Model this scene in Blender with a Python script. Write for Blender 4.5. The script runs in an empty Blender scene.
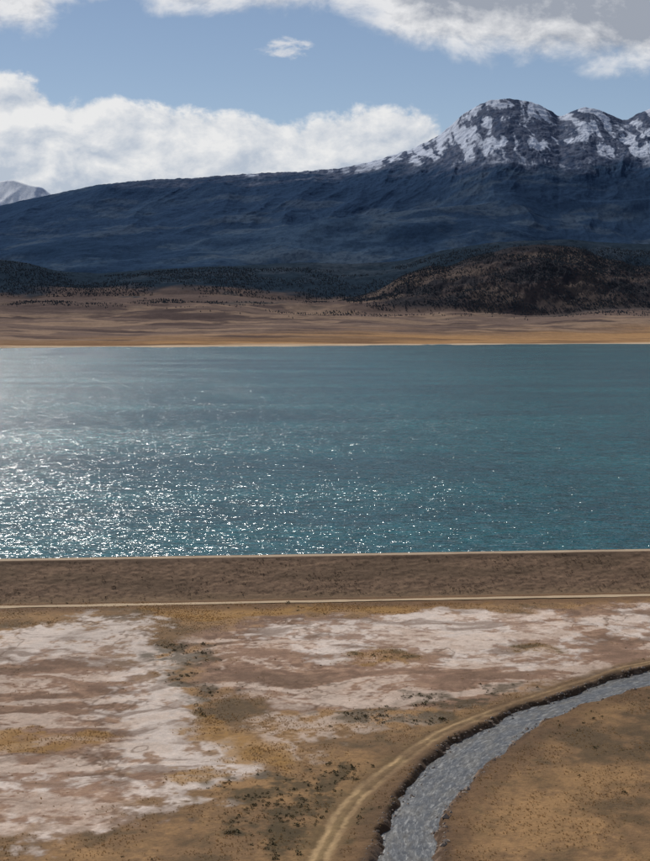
import bpy, math
import numpy as np
rng=np.random.default_rng(7)
scene=bpy.context.scene
PITCH=math.atan(112.5/1700)
CAMZ=80.0
# ---------------------------------------------------------------- helpers
def from_pixel(a,b,z=-10.):
    """ground position of an image pixel cast through the camera (converted to world metres on the level z)"""
    q=430.5-b
    dy=1700*math.cos(PITCH)+q*math.sin(PITCH); dz=-1700*math.sin(PITCH)+q*math.cos(PITCH)
    t=(z-CAMZ)/dz
    return ((a-325.)*t, dy*t)
def from_pixels(l,z=-10.): return np.array([from_pixel(a,b,z) for a,b in l])  # list of image pixels cast onto the level z
def lin(r,g,b,k=1.0):
    o=[]
    for c in (r,g,b):
        c/=255.; o.append((c/12.92 if c<=.04045 else ((c+.055)/1.055)**2.4)*k)
    return np.array(o)
def sm(a,b,x):
    t=np.clip((x-a)/(b-a),0,1); return t*t*(3-2*t)
def _h(xi,yi,s):
    h=(xi.astype(np.int64)*374761393+yi.astype(np.int64)*668265263+s*144269504)&0xffffffff
    h=((h^(h>>13))*1274126177)&0xffffffff
    h=((h^(h>>16))*2246822519)&0xffffffff
    return ((h^(h>>15))&0xffffff)/float(0xffffff)
def vn(x,y,s=0):
    xi=np.floor(x);yi=np.floor(y);fx=x-xi;fy=y-yi
    fx=fx*fx*fx*(fx*(fx*6-15)+10);fy=fy*fy*fy*(fy*(fy*6-15)+10)
    xi=xi.astype(np.int64);yi=yi.astype(np.int64)
    a=_h(xi,yi,s);b=_h(xi+1,yi,s);c=_h(xi,yi+1,s);d=_h(xi+1,yi+1,s)
    return (a+(b-a)*fx)*(1-fy)+(c+(d-c)*fx)*fy
def fbm(x,y,o=5,s=0,g=.5):
    t=0;A=1;n=0
    for i in range(o):
        ca,sa=math.cos(.6*i),math.sin(.6*i)
        t=t+A*vn((x*ca-y*sa)*2**i+17.3*i,(x*sa+y*ca)*2**i-9.1*i,s+i*13);n+=A;A*=g
    return t/n
def ridged(x,y,o=5,s=0,g=.52):
    t=0;A=1;n=0
    for i in range(o):
        ca,sa=math.cos(.2+.3*i),math.sin(.2+.3*i)
        t=t+A*(1-np.abs(2*vn((x*ca-y*sa)*2**i+7.7*i,(x*sa+y*ca)*2**i+3.1*i,s+i*11)-1));n+=A;A*=g
    return t/n
def link(o): scene.collection.objects.link(o); return o
def mesh_from(name,V,F,mat,col=None,smooth=True):
    me=bpy.data.meshes.new(name); V=np.asarray(V,dtype=np.float32);F=np.asarray(F,dtype=np.int32)
    k=F.shape[1]
    me.vertices.add(len(V)); me.vertices.foreach_set("co",V.ravel())
    me.loops.add(F.size); me.loops.foreach_set("vertex_index",F.ravel())
    me.polygons.add(len(F)); me.polygons.foreach_set("loop_start",np.arange(0,F.size,k,dtype=np.int32))
    try: me.polygons.foreach_set("loop_total",np.full(len(F),k,dtype=np.int32))
    except Exception: pass
    me.polygons.foreach_set("use_smooth",np.full(len(F),smooth,dtype=bool))
    me.update(calc_edges=True)
    if col is not None:
        a=me.attributes.new("Col",'FLOAT_COLOR','POINT')
        c=np.ones((len(V),4),dtype=np.float32); c[:,:3]=col; a.data.foreach_set("color",c.ravel())
    me.materials.append(mat)
    return link(bpy.data.objects.new(name,me))
def grid_faces(ny,nx):
    i=np.arange(ny-1)[:,None]*nx+np.arange(nx-1)[None,:]
    return np.stack([i,i+1,i+1+nx,i+nx],-1).reshape(-1,4)
def polysdf(X,Y,P):
    d=np.full(X.shape,1e9); ins=np.zeros(X.shape,bool); n=len(P)
    for i in range(n):
        x1,y1=P[i];x2,y2=P[(i+1)%n]
        ex,ey=x2-x1,y2-y1
        t=np.clip(((X-x1)*ex+(Y-y1)*ey)/(ex*ex+ey*ey+1e-9),0,1)
        d=np.minimum(d,(X-x1-t*ex)**2+(Y-y1-t*ey)**2)
        c=((y1>Y)!=(y2>Y))&(X<(x2-x1)*(Y-y1)/(y2-y1+1e-12)+x1)
        ins^=c
    d=np.sqrt(d); return np.where(ins,d,-d)
def linedist(X,Y,P,W=None):
    d=np.full(X.shape,1e9);sd=np.zeros(X.shape);w=np.ones(X.shape)
    for i in range(len(P)-1):
        x1,y1=P[i];x2,y2=P[i+1];ex,ey=x2-x1,y2-y1
        t=np.clip(((X-x1)*ex+(Y-y1)*ey)/(ex*ex+ey*ey),0,1)
        q=np.hypot(X-x1-t*ex,Y-y1-t*ey); c=q<d
        d=np.where(c,q,d); s=np.sign((X-x1)*ey-(Y-y1)*ex); sd=np.where(c,s*q,sd)
        if W is not None: w=np.where(c,W[i]+(W[i+1]-W[i])*t,w)
    return d,w,sd
def smoothline(P,n=8):
    P=np.asarray(P);Q=np.vstack([2*P[0]-P[1],P,2*P[-1]-P[-2]]);o=[]
    for i in range(1,len(Q)-2):
        for k in range(n):
            t=k/n;a,b,c,d=Q[i-1],Q[i],Q[i+1],Q[i+2]
            o.append(.5*((2*b)+(-a+c)*t+(2*a-5*b+4*c-d)*t*t+(-a+3*b-3*c+d)*t**3))
    o.append(P[-1]); return np.array(o)
# ---------------------------------------------------------------- node helpers
class NT:
    def __init__(s,nt): s.nt=nt
    def n(s,t,**k):
        x=s.nt.nodes.new(t)
        for a,b in k.items(): setattr(x,a,b)
        return x
    def put(s,sock,v):
        if isinstance(v,bpy.types.NodeSocket): s.nt.links.new(v,sock)
        else: sock.default_value=v
    def m(s,op,a,b=0.,c=None,clamp=False):
        x=s.n('ShaderNodeMath',operation=op,use_clamp=clamp); s.put(x.inputs[0],a); s.put(x.inputs[1],b)
        if c is not None: s.put(x.inputs[2],c)
        return x.outputs[0]
    def v(s,op,a,b=(0,0,0),sc=None):
        x=s.n('ShaderNodeVectorMath',operation=op); s.put(x.inputs[0],a); s.put(x.inputs[1],b)
        if sc is not None: s.put(x.inputs['Scale'],sc)
        return x.outputs[0]
    def noise(s,vec,scale,detail=4,rough=.5,dist=0.):
        x=s.n('ShaderNodeTexNoise'); s.put(x.inputs['Vector'],vec)
        for k,v in (('Scale',scale),('Detail',detail),('Roughness',rough),('Distortion',dist)): s.put(x.inputs[k],v)
        return x
    def ss(s,x,a,b):
        r=s.n('ShaderNodeMapRange',interpolation_type='SMOOTHSTEP'); s.put(r.inputs[0],x)
        s.put(r.inputs[1],a);s.put(r.inputs[2],b);r.inputs[3].default_value=0;r.inputs[4].default_value=1
        return r.outputs[0]
    def mix(s,f,a,b,blend='MIX'):
        x=s.n('ShaderNodeMix',data_type='RGBA',blend_type=blend); s.put(x.inputs[0],f)
        for k,v in ((6,a),(7,b)):
            if not isinstance(v,bpy.types.NodeSocket): v=(*v[:3],1.)
            s.put(x.inputs[k],v)
        return x.outputs[2]
    def curve(s,x,pts):
        c=s.n('ShaderNodeFloatCurve'); s.put(c.inputs['Value'],x); cu=c.mapping.curves[0]
        cu.points[0].location=pts[0]; cu.points[1].location=pts[-1]
        for q in pts[1:-1]: cu.points.new(*q)
        c.mapping.update(); return c.outputs[0]
def newmat(name,rough=.9,spec=.2):
    m=bpy.data.materials.new(name); m.use_nodes=True; t=NT(m.node_tree)
    b=m.node_tree.nodes['Principled BSDF']; b.inputs['Roughness'].default_value=rough
    b.inputs['Specular IOR Level'].default_value=spec
    return m,t,b
def colmat(name,scales,amp,bump=0.,bscale=1.,bdist=.1,stretch=(1,1,1),spec=.1):
    m,t,b=newmat(name,.95,spec)
    a=t.n('ShaderNodeAttribute',attribute_name='Col'); g=t.n('ShaderNodeNewGeometry').outputs['Position']
    g=t.v('MULTIPLY',g,stretch)
    col=a.outputs['Color']
    for sc,am in zip(scales,amp):
        nz=t.noise(g,sc,5,.6).outputs['Fac']
        f=t.m('ADD',1-am,t.m('MULTIPLY',nz,2*am))
        col=t.v('SCALE',col,sc=f)
    t.put(b.inputs['Base Color'],col)
    if bump:
        bn=t.n('ShaderNodeBump'); bn.inputs['Strength'].default_value=bump; bn.inputs['Distance'].default_value=bdist
        t.put(bn.inputs['Height'],t.noise(g,bscale,6,.65).outputs['Fac']); t.put(b.inputs['Normal'],bn.outputs[0])
    return m
# ---------------------------------------------------------------- camera, sun, world
cd=bpy.data.cameras.new('camera'); cam=link(bpy.data.objects.new('camera',cd))
cd.sensor_fit='VERTICAL'; cd.sensor_height=24; cd.lens=1700/861*24; cd.clip_start=1; cd.clip_end=80000
cam.location=(0,0,CAMZ); cam.rotation_euler=(math.pi/2-PITCH,0,0); scene.camera=cam
SAZ,SEL=math.radians(-22),math.radians(37.5)
sd=bpy.data.lights.new('sun','SUN'); sun=link(bpy.data.objects.new('sun',sd))
sd.energy=4.1; sd.angle=math.radians(.5); sd.color=(1,.95,.88)
sun.rotation_euler=(math.pi/2-SEL,0,math.pi-SAZ); sun.location=(-200,300,400)
w=bpy.data.worlds.new('World'); scene.world=w; w.use_nodes=True; T=NT(w.node_tree)
bg=w.node_tree.nodes['Background']; bg.inputs['Strength'].default_value=.1
sky=T.n('ShaderNodeTexSky',sky_type='NISHITA',sun_disc=False,sun_elevation=SEL,sun_rotation=SAZ%(2*math.pi),altitude=2700,air_density=1.0,dust_density=.4,ozone_density=1.5)
dirv=T.n('ShaderNodeTexCoord').outputs['Generated']
sx=T.n('ShaderNodeSeparateXYZ'); T.put(sx.inputs[0],dirv)
az=T.m('ARCTAN2',sx.outputs[0],sx.outputs[1]); el=T.m('ARCSINE',sx.outputs[2])
azn=T.m('MULTIPLY_ADD',az,1/.8,.5,clamp=True)
def A(px): return ((px-325)/1700)/.8+.5
def E(py): return (318-py)/1700
bank=T.curve(azn,[(0,E(95)*3),(A(-150),E(70)*3),(A(0),E(82)*3),(A(35),E(82)*3),(A(60),E(98)*3),(A(110),E(106)*3),(A(160),E(107)*3),(A(210),E(114)*3),(A(260),E(126)*3),(A(330),E(128)*3),(A(390),E(114)*3),(A(425),E(114)*3),(A(448),E(138)*3),(A(490),E(190)*3),(A(560),E(220)*3),(1,E(200)*3)])
bank=T.m('DIVIDE',bank,3.)
upp=T.curve(azn,[(0,E(60)*3),(A(-80),E(40)*3),(A(0),E(36)*3),(A(45),E(30)*3),(A(80),E(14)*3),(A(200),E(16)*3),(A(300),E(18)*3),(A(375),E(24)*3),(A(400),E(46)*3),(A(440),E(58)*3),(A(500),E(62)*3),(A(560),E(64)*3),(A(610),E(78)*3),(A(660),E(82)*3),(A(800),E(60)*3),(1,E(90)*3)])
upp=T.m('DIVIDE',upp,3.)
sv=T.v('MULTIPLY',dirv,(1,1,1.5))
n1=T.noise(sv,26,10,.6,.2).outputs['Fac']
sv2=T.v('ADD',sv,(-.005,0,.010))
n1b=T.noise(sv2,26,10,.6,.2).outputs['Fac']
n2=T.noise(T.v('ADD',sv,(3,1,2)),9,7,.55,.2).outputs['Fac']
n4=T.noise(T.v('ADD',T.v('MULTIPLY',sv,(1,1,1.6)),(5,5,5)),75,8,.62,.3).outputs['Fac']
c1=T.ss(T.m('ADD',T.m('SUBTRACT',bank,el),T.m('MULTIPLY',T.m('SUBTRACT',n1,.5),.05)),-.002,.006)
c2=T.ss(T.m('ADD',T.m('SUBTRACT',el,upp),T.m('MULTIPLY',T.m('SUBTRACT',n1,.5),.05)),-.006,.014)
ex=T.m('DIVIDE',T.m('SUBTRACT',az,(285-325)/1700),.0155); ey=T.m('DIVIDE',T.m('SUBTRACT',el,E(54)),.0065)
rr=T.m('ADD',T.m('MULTIPLY',ex,ex),T.m('MULTIPLY',ey,ey))
c3=T.ss(T.m('ADD',T.m('SUBTRACT',1.1,rr),T.m('MULTIPLY',T.m('SUBTRACT',n4,.5),5.)),0.,1.6)
gen=T.ss(n2,.5,.62)
hi=T.ss(el,.2,.3); c2=T.m('MULTIPLY',c2,T.m('SUBTRACT',1.,T.m('MULTIPLY',hi,T.m('SUBTRACT',1.,gen))))
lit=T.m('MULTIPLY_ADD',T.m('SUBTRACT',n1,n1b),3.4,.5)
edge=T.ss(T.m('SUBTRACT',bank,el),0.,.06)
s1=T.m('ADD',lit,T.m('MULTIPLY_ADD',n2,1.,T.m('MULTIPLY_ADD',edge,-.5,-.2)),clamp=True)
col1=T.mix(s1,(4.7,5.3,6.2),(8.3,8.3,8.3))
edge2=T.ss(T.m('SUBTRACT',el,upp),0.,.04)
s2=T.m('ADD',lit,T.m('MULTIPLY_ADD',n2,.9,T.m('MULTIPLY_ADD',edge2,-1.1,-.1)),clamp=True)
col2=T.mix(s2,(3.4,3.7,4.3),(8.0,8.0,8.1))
skc=T.v('MULTIPLY',sky.outputs[0],(.73,.67,.64))
o=T.mix(T.m('MULTIPLY',c3,.85),skc,(7.2,7.3,7.6))
o=T.mix(T.m('MULTIPLY',c1,.97),o,col1)
o=T.mix(T.m('MULTIPLY',c2,.95),o,col2)
T.put(bg.inputs['Color'],o)
scene.view_settings.view_transform='Standard'; scene.view_settings.look='None'; scene.view_settings.exposure=0
# ---------------------------------------------------------------- river and foreground data
bankL=from_pixels([(335,960),(379,861),(398,815),(428,775),(463,745),(491,729),(521,715),(581,694),(650,675),(760,655),(900,640)],-11.2)
bankR=from_pixels([(430,960),(434,861),(438,820),(462,785),(488,757),(518,736),(558,714),(602,700),(650,686),(760,665),(900,649)],-11.2)
bankL=smoothline(bankL);bankR=smoothline(bankR)
RC=(bankL+bankR)/2; RW=np.hypot(*(bankL-bankR).T)/2*.94
RC=np.vstack([RC[0]+(RC[0]-RC[8])*6,RC,RC[-1]+np.array([500,-60])]);RW=np.r_[RW[0],RW,RW[-1]]
TR=smoothline(from_pixels([(270,980),(318,861),(347,808),(374,780),(407,755),(450,728),(520,702),(600,676),(650,662),(760,642),(1000,620)]))
POLY=dict(
 salt=[[(-60,640),(0,632),(60,622),(115,613),(150,616),(148,632),(160,655),(180,690),(188,720),(210,745),(245,765),(225,790),(180,806),(150,832),(60,846),(-80,858),(-80,842),(40,828),(110,812),(150,792),(160,765),(148,735),(120,705),(118,678),(90,655),(40,650),(0,662),(-60,668)],
  [(270,630),(330,622),(400,615),(470,610),(540,612),(575,628),(590,645),(560,664),(500,668),(440,668),(420,655),(370,650),(340,660),(300,655),(285,642)],
  [(600,622),(650,610),(760,600),(760,622),(650,634)],
  [(-60,790),(60,782),(130,790),(60,798),(-60,803)]],
 salt2=[[(225,722),(270,712),(330,716),(400,722),(395,735),(330,738),(300,750),(250,735)],
  [(-60,765),(80,760),(150,768),(60,775),(-60,777)],[(215,700),(300,690),(400,694),(330,700),(250,706)],[(-80,803),(120,800),(150,812),(60,826),(-80,838)]],
 mud=[[(-120,636),(120,640),(165,700),(195,760),(150,835),(-120,856)],
  [(190,640),(280,618),(600,608),(760,606),(760,640),(560,684),(420,704),(240,708),(205,680)]],
 gold=[[(-60,728),(60,724),(108,733),(90,746),(30,752),(-60,752)],
  [(195,712),(225,715),(255,735),(290,752),(280,765),(240,760),(205,742)],
  [(148,775),(195,768),(215,780),(180,792),(150,790)],
  [(345,655),(390,650),(422,658),(415,668),(370,667)],[(508,650),(530,644),(565,648),(560,655),(520,656)],
  [(60,606),(300,604),(500,600),(400,610),(150,616)]],
 dark=[[(235,785),(300,770),(360,755),(370,775),(330,810),(310,845),(240,850),(215,815)],
  [(340,715),(400,712),(430,722),(390,732),(345,728)],[(425,692),(480,686),(530,684),(500,702),(440,703)],
  [(150,655),(185,650),(215,690),(200,715),(190,690)],[(508,648),(535,645),(565,648),(555,653),(520,654)],[(350,656),(400,652),(418,660),(380,664)]])
POLY={k:[from_pixels(q) for q in v] for k,v in POLY.items()}
DSL=0.11; DN=math.hypot(1,DSL)
def damq(X,Y): return (Y-571-DSL*X)/DN     # signed distance from the crest axis
def ground_z(X,Y):
    z=-10+(fbm(X/60,Y/60,3,5)-.5)*.8+(fbm(X/9,Y/9,4,9)-.5)*.4
    q=damq(X,Y); z=np.where(q>-44,-10+(z+10)*sm(-28,-44,q),z)
    d,wd,s=linedist(X,Y,RC,RW); 
    bw=wd+(fbm(X/6,Y/6,4,31)-.5)*3.0
    ch=sm(2.4,-.6,d-bw)
    z=z+ .4*sm(9,4,d-bw)*(fbm(X/4,Y/4,4,8)) - ch*2.6
    dt,_,_=linedist(X,Y,TR)
    z=z-.18*sm(2.8,1.6,dt)+.1*sm(.8,.3,dt)
    return z
def ground_attr(X,Y):
    wx=X+(fbm(X/14,Y/14,5,41)-.5)*17; wy=Y+(fbm(X/18,Y/18,5,57)-.5)*34
    fine=fbm(X/4,Y/6,6,77,.6)-.5; mid=fbm(X/20,Y/30,6,91,.55)-.5; big=fbm(X/70,Y/90,4,12)-.5
    vf=fbm(X/1.2,Y/1.6,4,79,.6)-.5
    def M(key,soft,amp):
        r=np.zeros(X.shape)
        for P in POLY[key]: r=np.maximum(r,sm(-soft,soft,polysdf(wx,wy,P)+fine*amp+mid*amp))
        return r
    salt=M('salt',3.6,17);salt2=M('salt2',3.5,18);mud=M('mud',7,20);gold=M('gold',2.5,11);dark=M('dark',4,16)
    base=lin(112,87,61); C=np.ones(X.shape+(3,))*base
    def mx(C,c,f): return C*(1-f[...,None])+c*f[...,None]
    C=mx(C,lin(138,107,72),sm(-.06,.16,mid+vf*.3)*.8)
    C=mx(C,lin(78,64,46),sm(.0,.2,-mid+fine*.5)*.85)
    C=mx(C,lin(92,73,50),sm(.02,.16,fine+vf*.6)*.5)
    C=mx(C,lin(128,101,84),mud*.9)
    C=mx(C,lin(98,75,60),mud*sm(-.02,.14,fine*.8+mid*.8)*.75)
    C=mx(C,lin(148,121,99),mud*sm(.0,.14,-fine*.7+vf*.5)*.4)
    C=mx(C,lin(170,152,138),salt2*sm(-.2,.12,fine+vf*.5)*.7)
    sp=sm(-.13,.09,fine*.9+mid*.7+vf*.35)
    C=mx(C,lin(190,177,167),salt*(.14+.86*sp)*.9)
    # crust streaks following the old drainage direction
    ux=X*.96+Y*.28+(fbm(X/40,Y/40,3,65)-.5)*30; uy=-X*.28+Y*.96+(fbm(X/25,Y/25,4,66)-.5)*26
    st=fbm(ux/20,uy/8,6,63,.58)-.5
    C=mx(C,lin(178,160,146),sm(.03,.15,st+vf*.2)*mud*.7)
    C=mx(C,lin(98,77,62),sm(.02,.18,-st+vf*.2)*np.maximum(mud,salt*.7)*.68)
    C=mx(C,lin(138,104,58),gold*.8*(.5+.5*sm(-.15,.15,fine+vf*.5)))
    C=mx(C,lin(66,56,38),dark*sm(-.14,.12,fine+vf*.4)*.8)
    r1=np.abs(fbm(X/24,Y/45,6,101,.55)-.5); C=mx(C,lin(84,63,46),sm(.014,.003,r1)*.6*sm(-.06,.06,mid)*np.maximum(mud,salt))
    dt,_,_=linedist(X,Y,TR)
    C=mx(C,lin(112,90,61),sm(6,2.6,dt+fine*5)*.6)
    C=mx(C,lin(158,132,97),sm(2.2,1.4,dt+fine*1.6+vf)*.9)
    C=mx(C,lin(112,92,62),sm(.95,.45,dt+fine*.8+vf*.4)*.8)
    d,wd,s=linedist(X,Y,RC,RW); e=d-wd
    C=mx(C,lin(88,67,48),sm(12,3,e+fine*16)*.7)
    C=mx(C,lin(68,53,42),sm(3.4,1.2,e+fine*4)*.8)
    C=mx(C,lin(122,102,86),sm(1.6,.3,e+fine*3)*sm(-.1,.1,fbm(X/3,Y/3,3,3)-.5)*.8)
    q=damq(X,Y)
    C=mx(C,lin(90,66,46),sm(-49,-37,q+mid*18)*sm(-20,-30,q)*.8)
    C=C*(1+big[...,None]*.4)*(1+vf[...,None]*.4)
    return C,gold,dark,mud,salt,dt,e
def axis(parts):
    return np.unique(np.concatenate(parts))
xs=axis([-np.geomspace(130,14000,50)[::-1],np.arange(-130,130,.3),np.geomspace(130,14000,50)])
ys=[-4000,-2000,-1000,-500,-200,0,100,160,200,225,245]
y=255.
while y<560: ys.append(y); y+=.25*(y/255)**1.6
ys+= [570,600,700,900,1300,2000,3000,4000,4700]
ys=np.array(ys,float)
X,Y=np.meshgrid(xs,ys)
Z=ground_z(X,Y)
C,*_=ground_attr(X,Y)
mat_g=colmat('dry_ground',(.35,1.6,5.),(.2,.3,.3),.6,1.3,.3)
mesh_from('ground',np.stack([X,Y,Z],-1).reshape(-1,3),grid_faces(*X.shape),mat_g,(C/.8).reshape(-1,3))
# ---------------------------------------------------------------- water surfaces
def watermat(name,scale,slope,rough,det,vec=None,nr=.6,s2=None,gust=None):
    m,t,b=newmat(name,rough,.5); b.inputs['IOR'].default_value=1.33
    P=t.n('ShaderNodeNewGeometry').outputs['Position'] if vec is None else vec(t)
    na=t.v('SUBTRACT',t.noise(t.v('MULTIPLY',P,(.75,1,1)),scale,det,nr,.4).outputs['Color'],(.5,.5,.5))
    na=t.v('SCALE',na,sc=slope)
    if s2: 
        nb=t.v('SUBTRACT',t.noise(t.v('MULTIPLY',P,(.6,1,1)),s2[0],3,.6,.8).outputs['Color'],(.5,.5,.5))
        na=t.v('ADD',na,t.v('SCALE',nb,sc=s2[1]))
    if gust:
        g=t.noise(t.v('MULTIPLY',P,(.5,1,1)),gust,5,.6,.5).outputs['Fac']
        na=t.v('SCALE',na,sc=t.m('MULTIPLY_ADD',t.ss(g,.3,.7),.3,.85))
    nv=t.v('NORMALIZE',t.v('ADD',t.v('MULTIPLY',na,(1,1,0)),(0,0,1)))
    t.put(b.inputs['Normal'],nv)
    return m,t,b,P
# flow coordinates are stored on the mesh: distance downstream, distance across
m,t,b,P=watermat('river_water',1.3,.75,.3,6,lambda t:t.v('MULTIPLY',t.n('ShaderNodeAttribute',attribute_name='Col').outputs['Vector'],(.4,1.,1)))
fo=t.noise(t.v('MULTIPLY',P,(.5,1,1)),1.7,9,.7,.9).outputs['Fac']
bedc=t.mix(t.ss(t.noise(P,.35,5,.6,.5).outputs['Fac'],.4,.65),lin(78,79,80),lin(96,92,84))
t.put(b.inputs['Base Color'],t.mix(t.ss(fo,.45,.78),bedc,lin(158,160,160)))
t.put(b.inputs['Roughness'],t.m('MULTIPLY_ADD',t.ss(fo,.48,.7),.3,.36))
tan=np.gradient(RC,axis=0);tan/=np.hypot(*tan.T)[:,None];nor=np.stack([-tan[:,1],tan[:,0]],1)
arc=np.r_[0,np.cumsum(np.hypot(*np.diff(RC,axis=0).T))]
K=9;V=[];FC=[]
for i in range(len(RC)):
    for k in range(K):
        a=(k/(K-1)*2-1)*(RW[i]+2.0); V.append((RC[i,0]+nor[i,0]*a,RC[i,1]+nor[i,1]*a,-11.2)); FC.append((arc[i],a,0))
mesh_from('river_water',V,grid_faces(len(RC),K),m,np.array(FC))
# ---------------------------------------------------------------- dam
us=axis([np.arange(-3000,-300,12.),np.arange(-300,300,.5),np.arange(300,3000,12.)])
vs=np.r_[-31,-29.5,np.arange(-28,-3.1,.45),-3,-2.5,0,2.5,3,np.arange(5,44,3.)]
U,Q=np.meshgrid(us,vs)
prof=np.interp(Q,[-31,-28,-3,3,44],[-10.4,-10,0,0,-14])
sl=sm(-28,-25,Q)*sm(-3.2,-5,Q)
bx=(U-DSL*Q)/DN; by=571+ (DSL*U+Q)/DN
Zd=prof+sl*((fbm(U/2.2,Q/1.3,4,21)-.5)*.4+(fbm(U/20,Q/20,3,22)-.5)*.6)
nz=fbm(U/1.2,Q/.9,3,23,.65)-.5; n3=fbm(U/30,Q/7,4,24)-.5
def mxx(C,c,f): return C*(1-f[...,None])+c*f[...,None]
Cd=np.ones(U.shape+(3,))*lin(110,88,70)
Cd=mxx(Cd,lin(76,60,48),sm(.05,.25,nz)*.7); Cd=mxx(Cd,lin(132,108,86),sm(.04,.25,-nz)*.5)
Cd=mxx(Cd,lin(90,73,57),sm(0,.2,n3)*.6)
Cd=mxx(Cd,lin(70,56,46),sm(-7,-4,Q)*sm(-2.8,-3.4,Q)*.5)
Cd=mxx(Cd,lin(124,102,78),sm(-22,-28,Q+nz*4)*.6)
mat_d=colmat('earth_embankment',(.15,.8,3.),(.2,.25,.25),.4,1.6,.25)
mesh_from('earth_dam',np.stack([bx,by,Zd],-1).reshape(-1,3),grid_faces(*U.shape),mat_d,(Cd/.7).reshape(-1,3))
mat_r=colmat('gravel_road_surface',(.08,.5,2.),(.2,.15,.15),.3,3.,.05)
def road(name,v0,v1,z,c,edge):
    vv=np.linspace(v0,v1,9);uu=axis([np.arange(-3000,-300,12.),np.arange(-300,300,1.),np.arange(300,3000,12.)])
    U,Q=np.meshgrid(uu,vv); jit=(fbm(U/8,U*0,4,edge)-.5)*1.8; jit2=(fbm(U/9,U*0+5,4,edge+1)-.5)*1.8
    k=(Q-v0)/(v1-v0); Q=Q+jit*(1-k)+jit2*k
    C=np.ones(U.shape+(3,))*c; rut=sm(.12,.05,np.abs(k-.5))[...,None]; C=C*(1-.18*rut)
    zz=z+.06*np.sin(k*math.pi)
    mesh_from(name,np.stack([(U-DSL*Q)/DN,571+(DSL*U+Q)/DN,zz],-1).reshape(-1,3),grid_faces(*U.shape),mat_r,C.reshape(-1,3))
road('gravel_road',-2.1,2.1,.02,lin(156,138,116)/.82,3)
road('gravel_road',-36.1,-32.2,-9.93,lin(166,146,120)/.82,9)
# ---------------------------------------------------------------- lake
m,t,b,P=watermat('lake_water',.85,2.9,.16,6,None,.68,(.2,1.1),.006)
big=t.noise(t.v('MULTIPLY',P,(.5,1,1)),.006,5,.6).outputs['Fac']
chop=t.noise(t.v('MULTIPLY',P,(.45,.8,1)),.22,6,.72,.5).outputs['Fac']
bc=t.mix(t.ss(big,.3,.7),lin(3,72,80),lin(16,98,104))
bc=t.v('SCALE',bc,sc=t.m('MULTIPLY_ADD',t.ss(chop,.35,.65),.95,.55))  # light crests and dark troughs of the waves painted into the body colour
speck=t.noise(t.v('MULTIPLY',P,(.45,1,1)),.5,5,.7,.3).outputs['Fac']
sparkle=t.ss(t.m('ADD',speck,t.m('MULTIPLY',t.m('SUBTRACT',big,.5),.15)),.61,.68)
bc=t.mix(t.m('MULTIPLY',sparkle,.75),bc,lin(175,195,200))  # pale specks painted into the water colour as sparkle on the chop
t.put(b.inputs['Base Color'],bc)
e0=lambda x:571+DSL*x+4
V=[(-2900,e0(-2900),-1.5),(2900,e0(2900),-1.5),(9000,6800,-1.5),(-9000,6800,-1.5)]
mesh_from('lake_water',V,[(0,1,2,3)],m)
# ---------------------------------------------------------------- far terrain
def S(arr,d):
    a=np.array(arr,float); return (a[:,0]-325)/1700,(CAMZ+(318-a[:,1])/1700*d)
ARR_A=[(-1500,240),(-400,225),(-100,212),(0,207),(50,196),(100,186),(150,181),(200,179),(250,175),(300,173),(340,170),(380,161),(410,151),(430,142),(445,132),(460,118),(478,107),(490,102.5),(505,101),(520,103),(535,106),(548,113),(557,120),(566,115),(580,110),(595,112),(612,119),(622,123),(635,116),(650,110),(680,106),(720,120),(800,150),(1000,190),(1800,240)]
ARR_S=[(-900,230),(-300,165),(-60,172),(0,183),(14,181),(30,186),(45,189),(65,205),(120,240),(400,260),(1800,260)]
ARR_B=[(-1500,250),(-400,245),(0,240),(100,232),(200,228),(260,232),(330,222),(420,212),(480,206),(540,210),(600,204),(650,200),(800,208),(1800,240)]
ARR_C=[(-1500,255),(-500,255),(-60,258),(0,260),(30,264),(60,272),(100,274),(150,270),(240,266),(300,262),(350,264),(400,262),(450,250),(500,243),(560,240),(650,244),(1000,245),(1800,260)]
ARR_D=[(-1500,330),(320,308),(350,299),(365,295),(385,288),(400,277),(430,267),(450,268),(470,258),(490,254),(505,249),(540,245),(560,248),(580,249),(600,259),(620,262),(635,268),(650,266),(700,262),(900,270),(1500,310)]
def layer(u,d,arr,dc,front,back,base,pw,ds=.004,lo=None):
    uu,zz=S(arr,dc)
    f=lambda q: (np.interp(u,uu,zz)+np.interp(u-q,uu,zz)+np.interp(u+q,uu,zz))/3
    s=f(ds)
    t=np.clip((d-front)/(dc-front),0,1); up=t**pw
    if lo is not None:
        g=(f(lo)+f(lo*.5)+f(lo*1.6))/3; k=np.clip(up,0,1)**4; s=g+(s-g)*k
    dn=np.exp(-np.clip((d-dc)/(back-dc),0,None)**2*3)
    k=np.where(d<=dc,up,dn); return base+(s-base)*k,t*(d<=dc)+(d>dc)*k,k
def smax(a,b,w):
    h=np.clip(.5+.5*(a-b)/w,0,1); return b+(a-b)*h+w*h*(1-h)
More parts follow.
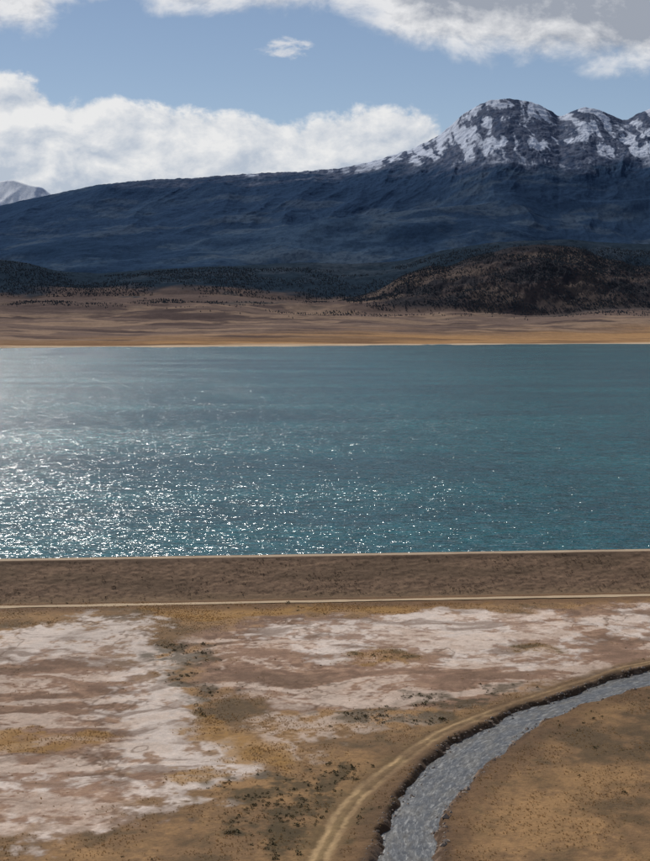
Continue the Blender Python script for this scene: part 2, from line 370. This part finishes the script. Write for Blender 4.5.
def far(x,d):
    u=x/d
    off=u/.19*380+ (fbm(u*14,d*0,3,71)-.5)*220+(fbm(u*60,d*0,3,72)-.5)*120
    ds=d-off*sm(9000,6000,d)
    pl=np.interp(ds,[0,4300,5000,5300,6000,7000,8000,9000,9500,11000,30000],[-9.5,-9.5,-1.6,1.5,18,58,118,185,220,300,300])
    r=sm(5100,7500,d)
    pl=pl+r*(fbm(x/700,d/600,5,61)-.5)*85+(fbm(x/160,d/160,3,62)-.5)*1.6
    wob=(fbm(x/900,d/900,3,66)-.5)
    D,tD,kD=layer(u,d+wob*400,ARR_D,8900,8050,9400,pl,.9,.0025)
    Cc,tC,kC=layer(u,d+wob*500,ARR_C,10100,9000,10800,pl,.95)
    B,tB,kB=layer(u,d+wob*900,ARR_B,11600,9900,13000,pl,1.)
    Aa,tA,kA=layer(u,d,ARR_A,13500,9900,15500,pl,1.3,.0018,.022)
    Sn,tS,kS=layer(u,d,ARR_S,22000,19000,24000,pl,1.2,.001)
    wx=x+(fbm(x/700,d/700,3,88)-.5)*380
    rd=ridged(wx/300,d/600,6,81,.55)-.55; fd=fbm(x/70,d/70,5,89,.6)-.5
    Dn=D+(rd*.55+fd*.3)*np.clip(D-pl,0,90)*(1-kD**5)+fd*12*sm(.1,.4,kD)
    rc=ridged(wx/500,d/1100,4,82,.45)-.55
    Cn=Cc+rc*np.clip(Cc-pl,0,150)*.3*(1-kC**4)+fd*10*sm(.1,.4,kC)
    rb=ridged(wx/800,d/1700,5,83,.42)-.55
    Bn=B+rb*np.clip(B-pl,0,300)*.3*(1-kB**4)+fd*8*sm(.1,.4,kB)
    ra=ridged(wx/700,d/2000,6,84,.44)-.55
    ra2=ridged(wx/260,d/900,6,86,.55)-.55
    rf=fbm(x/50,d/50,5,85,.6)-.5
    al=sm(950,1250,Aa)
    An=Aa+ra*np.clip(Aa-pl,0,420)*.42*(1-kA**5)+ra2*np.clip(Aa-950,0,120)*.45*(1-kA**8)+rf*(8+12*al)*sm(.2,.5,kA)
    Sn=Sn+ra*np.clip(Sn-pl,0,500)*.6*(1-kS**6)
    st=np.stack([pl,Dn,Cn,Bn,An,Sn]); idx=st.argmax(0)
    z=np.maximum(np.maximum(pl,Dn),Cn)
    wB=60*sm(10000,11000,d)*(1-np.clip(kA,0,1)**3)*(d<13500)+.01
    z=smax(smax(z,Bn,wB),An,wB); z=np.maximum(z,Sn)
    return z,idx,st,ra*.8+ra2*.6,rf
us=axis([-np.geomspace(.231,1.6,60)[::-1],np.linspace(-.23,.23,1400),np.geomspace(.231,1.6,60)])
dr=np.r_[4400,np.linspace(4700,7000,150),np.linspace(7010,9500,190),np.linspace(9520,13650,420),np.linspace(13700,16000,20),np.linspace(16300,19000,12),np.linspace(19100,22100,90),np.linspace(22300,30000,15)]
UU,DD=np.meshgrid(us,dr); XX=UU*DD
Z,idx,st,ra,rf=far(XX,DD)
n_s=fbm(XX/260,DD/160,5,201,.6)-.5; n_l=fbm(XX/1500,DD/900,5,202,.6)-.5; n_f=fbm(XX/30,DD/50,4,203,.6)-.5; n_h=fbm(XX/900,DD/160,6,204,.6)-.5
n_p=fbm(XX/500,DD/300,6,209,.6)-.5
C=np.ones(Z.shape+(3,))*lin(108,93,86)
mx=mxx
pl=st[0]; sd_=DD-UU/.19*380
C=mx(C,lin(76,66,65),sm(-.08,.12,n_h+n_l*.4)*.9); C=mx(C,lin(142,121,104),sm(.02,.16,n_s+n_h*.7)*.8)
shore=sm(6400,5400,sd_+n_h*1600+n_l*1500-UU*1500)
C=mx(C,lin(158,124,88),shore*.85)
C=mx(C,lin(104,83,68),shore*sm(-.03,.1,n_h+n_s*.4)*.85)
C=mx(C,lin(190,172,150),sm(5260,5060,sd_+n_h*800)*.75)
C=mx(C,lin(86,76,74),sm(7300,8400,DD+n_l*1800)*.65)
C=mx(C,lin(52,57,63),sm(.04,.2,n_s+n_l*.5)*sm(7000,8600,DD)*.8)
hD=sm(3,30,st[1]-pl)
c1=np.ones_like(C)*lin(72,65,65); c1=mx(c1,lin(98,87,80),sm(0,.2,n_s)*.6); c1=mx(c1,lin(48,49,54),sm(-.1,.1,-n_s+n_f*.5)*.85)
C=mx(C,c1,(idx==1)*hD)
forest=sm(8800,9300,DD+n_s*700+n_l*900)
c2=np.ones_like(C)*lin(41,53,65); c2=mx(c2,lin(62,70,80),sm(.04,.2,n_s*.7+n_l*.6)*.55); c2=mx(c2,lin(31,42,53),sm(0,.15,n_f)*.6)  # foothill forest, its colour tinted blue for haze
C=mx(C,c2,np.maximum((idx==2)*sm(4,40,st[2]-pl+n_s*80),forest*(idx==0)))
fr=np.ones_like(C)*lin(44,62,85)  # forest colour darkened and blued to stand for haze and cloud shadow
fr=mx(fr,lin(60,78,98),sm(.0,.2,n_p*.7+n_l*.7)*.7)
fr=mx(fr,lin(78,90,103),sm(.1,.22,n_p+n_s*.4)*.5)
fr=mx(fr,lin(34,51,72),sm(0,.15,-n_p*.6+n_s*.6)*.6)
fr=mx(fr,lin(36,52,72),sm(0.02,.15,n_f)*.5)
up=sm(10000,13500,DD)[...,None]  # painted haze: forest tint turns bluer with distance
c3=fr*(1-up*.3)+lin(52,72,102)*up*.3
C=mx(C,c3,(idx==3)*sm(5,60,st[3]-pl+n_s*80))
alp=sm(1080,1240,Z+n_s*330+n_l*200-ra*90)
rock=mx(np.ones_like(C)*lin(94,102,120),lin(70,82,104),sm(-.1,.15,n_f+n_s*.4))
c4=mx(c3,rock,alp)
wu=XX+(fbm(XX/300,DD/300,4,215)-.5)*160
gul=fbm(wu/60,DD/420,6,210,.58)-.5
snow=sm(-.05,.08,gul*.9-ra*.3+n_s*.5+n_f*.2-.02+sm(1250,1650,Z)*.03)*sm(1170,1320,Z+n_s*300)
c4=mx(c4,lin(206,214,229),snow*.82)
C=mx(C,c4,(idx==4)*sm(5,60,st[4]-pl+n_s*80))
c5=mx(np.ones_like(C)*lin(238,242,248),lin(150,164,188),sm(-.02,.14,ra*.5+n_s*.5))
C=mx(C,c5,(idx==5)*1.)
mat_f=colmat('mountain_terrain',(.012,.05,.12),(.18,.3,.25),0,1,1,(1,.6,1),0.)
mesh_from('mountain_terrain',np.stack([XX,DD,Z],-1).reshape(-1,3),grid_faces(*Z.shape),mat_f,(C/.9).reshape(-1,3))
# ---------------------------------------------------------------- distant conifers
def leafmat(name,c,var=.35,sc=.3):
    m,t,b=newmat(name,.9,.1); P=t.n('ShaderNodeNewGeometry').outputs['Position']
    n=t.noise(P,sc,3,.6).outputs['Fac']
    t.put(b.inputs['Base Color'],t.v('SCALE',tuple(c),sc=t.m('MULTIPLY_ADD',n,2*var,1-var))); return m
def conifers(name,P,H,mat):
    n=len(P);V=[];F=[];k=7;off=0
    for lv,(z0,z1,r) in enumerate([(.08,.5,.4),(.32,.78,.32),(.6,1.02,.2)]):
        a=np.arange(k)*2*math.pi/k; rad=r*rng.uniform(.65,1.25,(n,k))*H[:,None]
        ph=rng.uniform(0,6,(n,1))
        ring=np.stack([P[:,0,None]+np.cos(a+ph)*rad,P[:,1,None]+np.sin(a+ph)*rad,P[:,2,None]+H[:,None]*(z0+rng.uniform(-.05,.05,(n,k)))],-1)
        top=np.stack([P[:,0],P[:,1],P[:,2]+H*z1],-1)[:,None]
        V.append(np.concatenate([ring,top],1).reshape(-1,3))
        b=off+np.arange(n)[:,None]*(k+1)
        for j in range(k): F.append(np.concatenate([b+j,b+(j+1)%k,b+k],1))
        off+=n*(k+1)
    a=np.arange(3)*2.094; ring=np.stack([P[:,0,None]+np.cos(a)*.03*H[:,None],P[:,1,None]+np.sin(a)*.03*H[:,None],np.repeat(P[:,2,None]-.5,3,1)],-1)
    top=np.stack([P[:,0],P[:,1],P[:,2]+H*.7],-1)[:,None]; V.append(np.concatenate([ring,top],1).reshape(-1,3)); b=off+np.arange(n)[:,None]*4
    for j in range(3): F.append(np.concatenate([b+j,b+(j+1)%3,b+3],1))
    return mesh_from(name,np.concatenate(V),np.concatenate(F),mat,smooth=False)
N=200000
u=rng.uniform(-.26,.3,N); d=rng.uniform(7000,9900,N); x=u*d
z,ix,stt,_,_=far(x,d)
hh=stt[1]-stt[0]
dens=fbm(x/260,d/220,5,301,.6)-.5
prob=np.where((ix==1)&(hh>6),sm(-.12,.06,dens)*.85+.12,0)
foot=sm(.02,.13,fbm(x/350,d/260,6,303,.6)-.5+(u>.02)*u*.25-.02)*sm(7200,9000,d+fbm(x/600,d/600,3,9)*600-300)
prob=np.maximum(prob,(ix==0)*foot*.5)
prob=np.maximum(prob,(ix==2)*sm(-.1,.1,dens)*.4)
keep=rng.uniform(0,1,N)<prob
Pt=np.stack([x,d,z-.3],-1)[keep]; conifers('pine_forest',Pt,rng.uniform(4,9,len(Pt)),leafmat('pine_needles',lin(54,61,68)/.8,.4,.05))
# ---------------------------------------------------------------- near vegetation
def scatter(n,y0=258,y1=535):
    y=np.sqrt(rng.uniform(y0**2,y1**2,n)); x=rng.uniform(-.27,.27,n)*y; return x,y
def clumps(name,P,R,K,hfac,blade,mat,up):
    n=len(P); th=rng.uniform(0,2*math.pi,(n,K)); ph=rng.uniform(0,1,(n,K)); rr=rng.uniform(.05,1,(n,K))**.5
    c=np.stack([np.cos(th)*rr*np.sqrt(1-ph**2*.8),np.sin(th)*rr*np.sqrt(1-ph**2*.8),ph*hfac],-1)*R[:,None,None]+P[:,None]
    a=rng.normal(size=(n,K,3)); a/=np.linalg.norm(a,axis=-1,keepdims=True)
    b_=rng.normal(size=(n,K,3)); b_/=np.linalg.norm(b_,axis=-1,keepdims=True)
    if up: b_=b_*.35+np.array([0,0,1.]); a[...,2]*=.2
    s=(blade*R)[:,None,None]
    w=.35 if up else .8
    v=np.stack([c-a*s*w,c+a*s*w,c+b_*s*(1.6 if up else 1)],2)
    return mesh_from(name,v.reshape(-1,3),np.arange(n*K*3).reshape(-1,3),mat,smooth=False)
x,y=scatter(150000)
_,gold,dark,mud,salt,dt,e=ground_attr(x,y); z=ground_z(x,y)
bare=(1-mud*.9)*(1-salt)*(dt>3.2)*(e>2.2)
cl=fbm(x/12,y/12,5,401,.6)-.5
ps=(dark*.5*sm(-.15,.15,cl)+.04*bare*sm(.0,.2,cl)+.14*sm(14,4,e)*sm(0,.15,cl))*(dt>3)*(e>1.8)*(1-salt)
k=rng.uniform(0,1,len(x))<ps*.4
P=np.stack([x,y,z-.03],-1)[k]; clumps('sagebrush',P,.12+rng.gamma(2.,.11,len(P)),18,.7,.42,leafmat('sagebrush_leaves',lin(90,82,57)/.8,.5,.8),False)
x,y=scatter(160000)
_,gold,dark,mud,salt,dt,e=ground_attr(x,y); z=ground_z(x,y)
bare=(1-mud*.93)*(1-salt)*(dt>2.8)*(e>1.6)
cl=fbm(x/9,y/9,5,402,.6)-.5
k=rng.uniform(0,1,len(x))<(gold*.6*(dt>2.8)*sm(-.2,.1,cl)+bare*sm(-.12,.15,cl)*.4)
P=np.stack([x,y,z-.02],-1)[k]; clumps('dry_grass',P,rng.uniform(.1,.22,len(P)),7,.3,.8,leafmat('dry_grass_blades',lin(156,128,88)/.62,.4,.6),True)
# stones along the river and scrub on the dam
def rocks(name,P,R,mat):
    ico=np.array([(0,0,1),(1,0,.1),(.3,.95,.15),(-.8,.6,0),(-.8,-.6,.1),(.3,-.95,0),(0,0,-.8)])
    f=np.array([(0,1,2),(0,2,3),(0,3,4),(0,4,5),(0,5,1),(6,2,1),(6,3,2),(6,4,3),(6,5,4),(6,1,5)])
    n=len(P);a=rng.uniform(0,6.28,n);v=ico[None]*rng.uniform(.6,1.3,(n,7,1))*R[:,None,None]
    ca,sa=np.cos(a)[:,None],np.sin(a)[:,None]
    v=np.stack([v[...,0]*ca-v[...,1]*sa,v[...,0]*sa+v[...,1]*ca,v[...,2]*.7],-1)+P[:,None]
    F=(f[None]+np.arange(n)[:,None,None]*7).reshape(-1,3)
    return mesh_from(name,v.reshape(-1,3),F,mat,smooth=False)
x,y=scatter(60000,258,460);_d,_w,_s=linedist(x,y,RC,RW);e=_d-_w
k=(e<2.6)&(e>-.8)&(rng.uniform(0,1,len(x))<.6); x=x[k];y=y[k];z=np.maximum(ground_z(x,y),-11.35)
rocks('river_rocks',np.stack([x,y,z],-1),.08+rng.gamma(1.5,.11,len(x)),leafmat('river_stone',lin(132,118,106)/.8,.4,1.))
n=14000;uu=rng.uniform(-200,200,n);qq=rng.uniform(-27,-4,n);zz=np.interp(qq,[-28,-3],[-10,0])
k=rng.uniform(0,1,n)<sm(-.1,.15,fbm(uu/15,qq/8,4,505)-.5)*.6+.1; uu=uu[k];qq=qq[k];zz=zz[k];n=len(uu)
P=np.stack([(uu-DSL*qq)/DN,571+(DSL*uu+qq)/DN,zz],-1)
clumps('embankment_scrub',P,.1+rng.gamma(2,.07,n),12,.6,.4,leafmat('embankment_scrub_leaves',lin(82,67,52)/.8,.5,.8),False)
